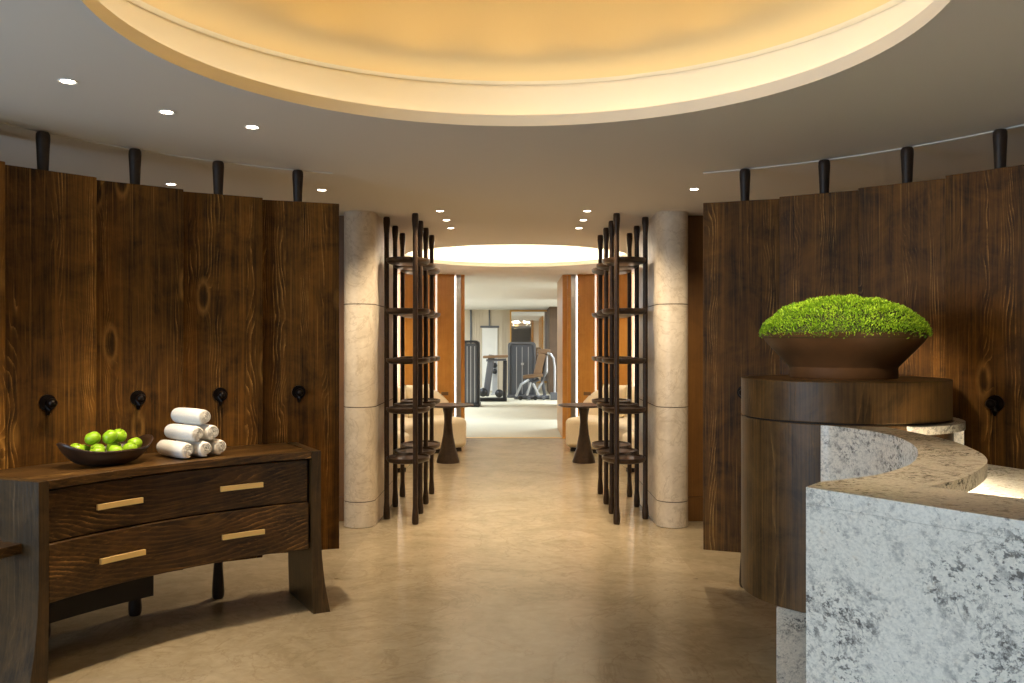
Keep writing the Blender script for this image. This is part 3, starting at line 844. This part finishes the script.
for k in range(19000):
    q = math.sqrt(rs.random()) if k < 15500 else 0.9 + 0.1 * rs.random(); a = rs.uniform(0, 2 * PI)
    lump = 0.003 * math.sin(a * 5 + q * 9) + 0.004 * math.sin(q * 21 + a * 2)
    px_, py_, pz_ = R_ * q * math.cos(a), R_ * q * math.sin(a), dome_z(q) + lump - rs.uniform(0.0, 0.014)
    if k >= 15500: pz_ -= rs.uniform(0, 0.012); 
    nrm = Vector((q * math.cos(a) * 1.0, q * math.sin(a) * 1.0, 0.9)).normalized()
    d = (nrm + Vector((rs.uniform(-1, 1), rs.uniform(-1, 1), rs.uniform(-0.6, 1))) * 0.75).normalized()
    s_ = d.cross(Vector((rs.uniform(-1, 1), rs.uniform(-1, 1), rs.uniform(-1, 1)))).normalized()
    L, W = rs.uniform(0.008, 0.017), rs.uniform(0.0022, 0.0038)
    p = Vector((px_, py_, pz_)); m_ = p + d * L * 0.55; b_ = len(verts)
    for v in (p, m_ + s_ * W, p + d * L, m_ - s_ * W): verts.append(tuple(v))
    faces.append((b_, b_ + 1, b_ + 2, b_ + 3))
me = bpy.data.meshes.new('foliage'); me.from_pydata(verts, [], faces); me.materials.append(M['leaf'])
fo = bpy.data.objects.new('foliage', me); COL.objects.link(fo); fo.parent = PL; fo['kind'] = 'stuff'

# granite counter
K = 0.345
GZ = EYE - K
RC = thing('reception_counter', 'pale speckled granite reception counter with curved top in the right foreground', 'counter', (1.2, 2.8, 0))
sc = lambda L: [(x * K, y * K) for x, y in L]
inner = sc([(2.195, 6.354), (2.52, 6.55), (2.849, 6.795), (3.28, 7.31), (3.638, 7.964), (3.90, 8.62), (4.063, 9.31), (4.085, 9.70), (4.046, 10.06), (3.93, 10.45), (3.75, 10.80)])
outer = sc([(2.879, 6.175), (3.03, 6.28), (3.186, 6.405), (3.528, 6.785), (3.928, 7.346), (4.148, 7.774), (4.308, 8.247), (4.471, 8.989), (4.49, 9.756), (4.46, 10.25), (4.39, 10.80)])
def smooth_line(P, n):
    out = []
    m = len(P) - 1
    for i in range(n + 1):
        t = i / n * m; k = min(int(t), m - 1); f = t - k
        p0, p1, p2, p3 = (Vector(P[max(0, min(m, k + d))]) for d in (-1, 0, 1, 2))
        out.append(tuple(0.5 * ((2 * p1) + (p2 - p0) * f + (2 * p0 - 5 * p1 + 4 * p2 - p3) * f * f + (3 * p1 - p0 - 3 * p2 + p3) * f ** 3)))
    return out
def off_drum(P):
    out = []
    for p in P:
        v = Vector(p) - Vector(DC); out.append(tuple(Vector(DC) + v.normalized() * (DRR + 0.02)) if v.length < DRR + 0.02 else tuple(p))
    return out
inS, outS = off_drum(smooth_line(inner, 40)), off_drum(smooth_line(outer, 40))
F = (2.021 * K, 6.132 * K)
fd = Vector((0.582, -0.813)).normalized()
fr = (F[0] + fd.x * 1.15, F[1] + fd.y * 1.15)
so = outer[0]
sr = (so[0] + fd.x * 0.98, so[1] + fd.y * 0.98)
# the strip top and horseshoe top lie in one plane
bm = bm_new(); prism(bm, [F, fr, sr, so, inner[0]], GZ - 0.04, GZ)
obj('end_top', bm, M['granite_top'], RC)
bm = bm_new(); strip_prism(bm, inS, outS, GZ - 0.042, GZ); obj('countertop', bm, M['granite_top'], RC, smooth=True)
nv = Vector((-fd.y, fd.x))
ins = 0.004
bm = bm_new(); prism(bm, [(F[0], F[1]), fr, sr, so, inner[0]], 0.0, GZ - 0.0405); obj('end_wall', bm, M['granite'], RC)
# curved guest-facing wall under the horseshoe
wi = inS; wo = [(p[0] + (q[0] - p[0]) * min(1, 0.07 / max(0.01, math.dist(p, q))), p[1] + (q[1] - p[1]) * min(1, 0.07 / max(0.01, math.dist(p, q)))) for p, q in zip(inS, outS)]
wo = off_drum(wo)
bm = bm_new(); strip_prism(bm, wi, wo, 0.0, GZ - 0.0425); obj('front_wall', bm, M['granite'], RC, smooth=True)
# collar of the same stone round the drum's staff side, with its end support
brg = lambda deg: (DC[0] + 0 * deg, DC[1])
def darc(r, a): return (DC[0] + r * math.sin(math.radians(a)), DC[1] + r * math.cos(math.radians(a)))
bm = bm_new(); strip_prism(bm, [darc(DRR + 0.004, 168 - i * 4) for i in range(24)], [darc(0.512, 168 - i * 4) for i in range(24)], GZ - 0.034, GZ); obj('collar_ledge', bm, M['granite_top'], RC, smooth=True)
bm = bm_new(); strip_prism(bm, [darc(DRR + 0.004, 116 - i * 2) for i in range(5)], [darc(0.506, 116 - i * 2) for i in range(5)], 0.99, GZ - 0.0405); obj('ledge_support', bm, M['granite_top'], RC)
# lit worktop on the staff side
WZ = 1.0
wk = [sr, (2.30, 1.55), (2.32, 2.7), (2.13, 3.62), (2.04, 3.83), darc(0.53, 108), darc(0.53, 135), (outS[-1][0] - 0.0, outS[-1][1] + 0.0)]
pts = [so] + [p for p in wo[3:]]
bm = bm_new(); prism(bm, [(so[0] + fd.x * 0.9, so[1] + fd.y * 0.9), (2.30, 1.45), (2.32, 2.7), (2.13, 3.62), (2.05, 3.84), darc(0.53, 112), darc(0.53, 140), darc(0.53, 165)] + [wo[i] for i in range(39, 8, -2)] + [(so[0] + 0.06, so[1] + 0.06)], WZ - 0.03, WZ)
obj('worktop', bm, M['granite_top'], RC)
bm = bm_new(); prism(bm, [(1.62, 1.75), (2.2, 1.55), (2.22, 2.7), (1.95, 3.5), (1.65, 3.4)], 0.0, WZ - 0.031); obj('cabinet_base', bm, M['dress_z'], RC)
# led profile below the outer edge of the top
bm = bm_new(); A_ = [(p[0] * 0.35 + q[0] * 0.65, p[1] * 0.35 + q[1] * 0.65) for p, q in zip(wo, outS)][6:38]; B_ = [(p[0] * 0.2 + q[0] * 0.8, p[1] * 0.2 + q[1] * 0.8) for p, q in zip(wo, outS)][6:38]
strip_prism(bm, A_, B_, GZ - 0.055, GZ - 0.0425); obj('light_strip', bm, M['worklight'], RC)

# ================================================================== DOWNLIGHTS
dl = thing('recessed_downlight', '', 'downlight')
bm = bm_new(); lathe(bm, [(0.027, -0.001), (0.037, -0.004), (0.037, 0.0), (0.027, 0.0)], (0, 0, 0), 28, capped=False)
obj('trim_ring', bm, M['white'], dl, smooth=True, local=True)
bm = bm_new(); lathe(bm, [(0, -0.0025), (0.027, -0.0025), (0.027, -0.0005), (0, -0.0005)], (0, 0, 0), 24); obj('lens', bm, M['lamp'], dl, smooth=True, local=True)
WARM = (1.0, 0.81, 0.57)
DLS = [(-1.88, 3.69, 'leftmost lit downlight of three in the ceiling above the dresser', 95, (-2.02, 3.74), 76),
       (-1.66, 4.18, 'middle lit downlight of three in the ceiling above the dresser', 95, (-1.78, 4.28), 76),
       (-1.34, 4.47, 'rightmost lit downlight of three in the ceiling above the dresser', 95, (-1.44, 4.60), 76),
       (-2.38, 6.07, 'small lit downlight just above the left screen panels, second pole', 14, (-2.4, 6.6), 60),
       (-1.39, 6.30, 'small lit downlight just above the left screen panels, nearest the pier', 170, (-1.34, 6.95), 112),
       (1.27, 6.27, 'small lit downlight above the right screen panels, nearest the pier', 140, (1.32, 6.95), 116),
       (-0.63, 7.30, 'nearest downlight of the row over the left shelving tower', 85, (-0.95, 7.30), 120),
       (-0.62, 7.84, 'middle downlight of the row over the left shelving tower', 85, (-0.80, 7.84), 110),
       (-0.62, 8.38, 'farthest downlight of the row over the left shelving tower', 85, (-0.80, 8.38), 110),
       (0.59, 7.30, 'nearest downlight of the row over the right shelving tower', 85, (0.92, 7.30), 120),
       (0.60, 7.84, 'middle downlight of the row over the right shelving tower', 85, (0.78, 7.84), 110),
       (0.60, 8.38, 'farthest downlight of the row over the right shelving tower', 85, (0.78, 8.38), 110)]
for k, (x, y, lab, pw, tg, sz) in enumerate(DLS):
    o = dl if k == 0 else copy_tree(dl)
    o.location = (x, y, H); o['label'] = lab; o['group'] = 'recessed ceiling downlights'
    spot('downlight_beam', (x, y, H - 0.02), (tg[0], tg[1], 0), pw, WARM, sz, 1.0, 0.02)
# unseen spots added in the oculus recess to brighten moss, dresser and counter
ACC = [((0.3, 2.25, 2.92), (DC[0], DC[1], 1.62), 520, 19), ((-0.6, 2.9, 2.90), (-2.0, 4.5, 0.9), 30, 40), ((0.7, 2.6, 2.90), (1.15, 2.5, 1.1), 80, 44)]
for k, (l, t, p, s_) in enumerate(ACC): spot('oculus_fill', l, t, p, (1, 0.80, 0.54), s_, 0.8, 0.05)
# far rotunda and gym lighting
for x, y in ((-1.75, 9.7), (1.75, 9.7), (-1.7, 12.7), (1.7, 12.7)): spot('far_beam', (x, y, H - 0.03), (x, y, 0), 110, (1, 0.88, 0.70), 125, 0.7, 0.05)
for x, y in ((-2.2, 17.5), (2.4, 17.5), (-2.4, 21.5), (2.6, 21.5), (-2.4, 25.5), (2.6, 25.5)):
    area('gym_panel_light', (x, y, H - 0.05), (x, y, 0), 125, 0.9, 0.9, (0.78, 0.89, 1.0))

for x in (-4.2, 4.2):  # floating uplights without fittings, added to whiten the gym ceiling
    area('gym_ceiling_fill', (x, 21.5, 2.3), (x * 0.3, 21.5, 2.9), 150, 0.2, 12.0, (0.92, 0.96, 1.0))

# ================================================================== GYM MACHINES
def tower(name, lab, x0, x1, y, top, depth=0.55, dark='black'):
    cx = (x0 + x1) / 2; w = x1 - x0
    root = thing(name, lab, 'gym machine', (cx, y + depth / 2, 0))
    bm = bm_new(); pts = []
    R = 0.10
    prof = [(x0, 0.0), (x0, top - R)] + [(x0 + R - R * math.cos(t), top - R + R * math.sin(t)) for t in (PI / 8, PI / 4, 3 * PI / 8)] + [(x0 + R, top), (x1 - R, top)] + [(x1 - R + R * math.sin(t), top - R + R * math.cos(t)) for t in (PI / 8, PI / 4, 3 * PI / 8)] + [(x1, top - R), (x1, 0)]
    t_ = 0.06
    def ins(p):
        return (cx + (p[0] - cx) * (1 - 2 * t_ / w), p[1] * (top - t_) / top)
    a = [[bm.verts.new((p[0], yy, p[1])) for p in prof] for yy in (y, y + depth)]
    b = [[bm.verts.new((ins(p)[0], yy, ins(p)[1])) for p in prof] for yy in (y, y + depth)]
    for i in range(len(prof) - 1):
        for P, Q in ((a[0], a[1]), (b[1], b[0]), (b[0], a[0]), (a[1], b[1])): bm.faces.new((P[i], P[i + 1], Q[i + 1], Q[i]))
    for i in (0, -1): bm.faces.new((a[0][i], a[1][i], b[1][i], b[0][i]))
    obj('frame', bm, M[dark], root, smooth=True)
    bm = bm_new(); box(bm, x0 + t_, x1 - t_, y + 0.06, y + 0.09, 0.08, top - t_ - 0.01)
    sh = obj('shroud', bm, M['shroud'], root, bevel=0.01)
    bm = bm_new()
    for q in (0.3, 0.5, 0.72): box(bm, x0 + w * q, x0 + w * q + 0.018, y + 0.052, y + 0.06, 0.1, top - 0.14)
    obj('guide_rods', bm, M['lgrey'], sh)
    bm = bm_new(); box(bm, x0 - 0.02, x1 + 0.02, y - 0.12, y + depth, 0.0, 0.08); obj('foot', bm, M[dark], root, bevel=0.02)
    return root
tower('weight_stack_tower', 'black framed weight stack tower beside the left gym doorway jamb', -1.32, -0.885, 21.2, 1.60)
t2 = tower('weight_stack_tower', 'grey weight stack tower behind the seated exercise machine, centre of the gym', -0.23, 0.56, 24.8, 1.57, 0.5, 'grey')
bm = bm_new(); box(bm, 0.14, 0.22, 24.74, 24.8, 0.92, 0.98); obj('selector_pin', bm, M['lgrey'], t2)
# seated machine (seat, back pad, frame, lever arms)
SM = thing('seated_exercise_machine', 'seated gym machine with brown back pad and curved pale lever in the doorway view', 'gym machine', (0.62, 24.2, 0))
bm = bm_new(); tube(bm, [(-0.05, 24.0, 0.06), (0.92, 24.0, 0.06)], 0.055, 8); tube(bm, [(0.35, 23.7, 0.05), (0.35, 24.5, 0.05)], 0.05, 8); tube(bm, [(0.75, 23.7, 0.05), (0.75, 24.5, 0.05)], 0.05, 8)
tube(bm, [(0.25, 24.0, 0.05), (0.45, 24.0, 0.45), (0.62, 24.05, 0.55)], 0.045, 8); tube(bm, [(0.80, 24.1, 0.05), (0.72, 24.1, 0.5), (0.82, 24.15, 1.1)], 0.045, 8)
obj('frame', bm, M['grey'], SM, smooth=True)
bm = bm_new(); obox(bm, (0.46, 24.0, 0.64), 0.54, 0.42, 0.10, 0, 0, -0.12); obj('seat', bm, M['pad'], SM, bevel=0.03)
bm = bm_new(); obox(bm, (0.64, 24.05, 0.95), 0.20, 0.42, 0.62, 0, 0, 0.24); obj('back_pad', bm, M['pad'], SM, bevel=0.03)
bm = bm_new(); obox(bm, (0.76, 24.05, 1.31), 0.34, 0.3, 0.14, 0, 0, 0.0); obj('head_pad', bm, M['pad'], SM, bevel=0.03)
bm = bm_new(); tube(bm, [(0.86, 23.9, 1.26), (0.94, 23.85, 1.24), (1.02, 23.85, 1.12), (1.05, 23.85, 0.88), (1.05, 23.85, 0.12)], 0.032, 8); tube(bm, [(0.84, 23.95, 1.2), (0.84, 23.95, 0.75), (0.70, 23.95, 0.45), (0.55, 23.95, 0.2)], 0.032, 8); obj('lever', bm, M['lgrey'], SM, smooth=True)
bm = bm_new(); tube(bm, [(0.0, 23.8, 0.10), (0.14, 23.75, 0.42), (0.35, 23.75, 0.55)], 0.035, 8); tube(bm, [(0.62, 23.75, 0.12), (0.46, 23.75, 0.45)], 0.035, 8); tube(bm, [(0.30, 23.75, 0.12), (0.40, 23.75, 0.48)], 0.03, 8); obj('linkage', bm, M['lgrey'], SM, smooth=True)
bm = bm_new(); box(bm, 0.93, 1.12, 23.75, 23.95, 0.0, 0.2); obj('counterweight', bm, M['grey'], SM, bevel=0.02)
bm = bm_new()
for x in (0.12, 0.52): tube(bm, [(x, 23.66, 0.06), (x, 23.72, 0.06)], 0.06, 12)
obj('foot_roller', bm, M['black'], SM, smooth=True)
# second machine: slanted post and long padded arm
LM = thing('arm_press_machine', 'grey gym machine with long brown padded arm between the two weight towers', 'gym machine', (-0.62, 23.2, 0))
bm = bm_new(); box(bm, -0.96, -0.24, 23.1, 23.5, 0.0, 0.09); tube(bm, [(-0.30, 23.3, 0.05), (-0.29, 23.3, 1.08)], 0.055, 8); obj('frame', bm, M['black'], LM, bevel=0.01)
bm = bm_new(); obox(bm, (-0.72, 23.3, 0.68), 0.17, 0.3, 1.1, 0, 0, 0.14); obj('column', bm, M['grey'], LM, bevel=0.03)
bm = bm_new(); obox(bm, (-0.54, 23.2, 1.18), 0.66, 0.28, 0.07, 0, 0, -0.03); obj('arm_pad', bm, M['pad'], LM, bevel=0.02)
bm = bm_new(); tube(bm, [(-0.78, 23.15, 1.08), (-0.26, 23.15, 1.10)], 0.03, 8); obj('arm_bar', bm, M['grey'], LM, smooth=True)
bm = bm_new(); ball(bm, (-0.86, 23.0, 0.25), 0.12); obj('roller', bm, M['black'], LM, smooth='all')
bm = bm_new(); ball(bm, (-0.44, 23.0, 0.22), 0.11); obj('roller', bm, M['black'], LM, smooth='all')
# ball rack in front of the white door
BR = thing('ball_rack', 'slim pale stand holding two black exercise balls in front of the white gym door', 'rack', (-0.63, 26.0, 0))
bm = bm_new(); box(bm, -0.70, -0.56, 26.08, 26.12, 0.0, 1.1); box(bm, -0.75, -0.51, 25.95, 26.15, 0, 0.04)
for z in (0.62, 0.80): box(bm, -0.68, -0.58, 25.94, 26.08, z - 0.015, z)
obj('stand', bm, M['lgrey'], BR)
for z, w in ((0.62, 'lower'), (0.80, 'upper')):
    bm = bm_new(); ball(bm, (-0.63, 25.98, z + 0.081), 0.08); tag(recentre(obj('exercise_ball', bm, M['black'], None, smooth='all'), (-0.63, 25.98, z + 0.001)), '%s black exercise ball on the slim stand in the gym' % w, 'ball', 'exercise balls')

# ================================================================== daylight, world, camera
area('window_daylight', (-4.88, 0.1, 1.5), (0, 1.2, 1.45), 210, 3.8, 1.8, (0.62, 0.80, 1.0))
W = bpy.data.worlds.new('world'); SC.world = W; W.use_nodes = True
W.node_tree.nodes['Background'].inputs[0].default_value = (0.75, 0.85, 1, 1); W.node_tree.nodes['Background'].inputs[1].default_value = 0.6

cd = bpy.data.cameras.new('camera'); cam = bpy.data.objects.new('camera', cd); COL.objects.link(cam)
cam.location = (0, 0, EYE); cam.rotation_euler = (PI / 2, 0, 0)
cd.sensor_width = 36; cd.lens = 36 * 880 / 1024; cd.shift_x = -4 / 1024; cd.shift_y = 2 / 1024; cd.clip_start = 0.05
SC.camera = cam
vs = SC.view_settings; vs.view_transform = 'Standard'; vs.look = 'None'; vs.gamma = 1.0; vs.exposure = 0.0; vs.use_curve_mapping = False
cy = SC.cycles
cy.use_denoising = True
try: cy.denoiser = 'OPENIMAGEDENOISE'
except Exception: pass
cy.max_bounces = 10; cy.diffuse_bounces = 5; cy.glossy_bounces = 4; cy.sample_clamp_indirect = 6.0
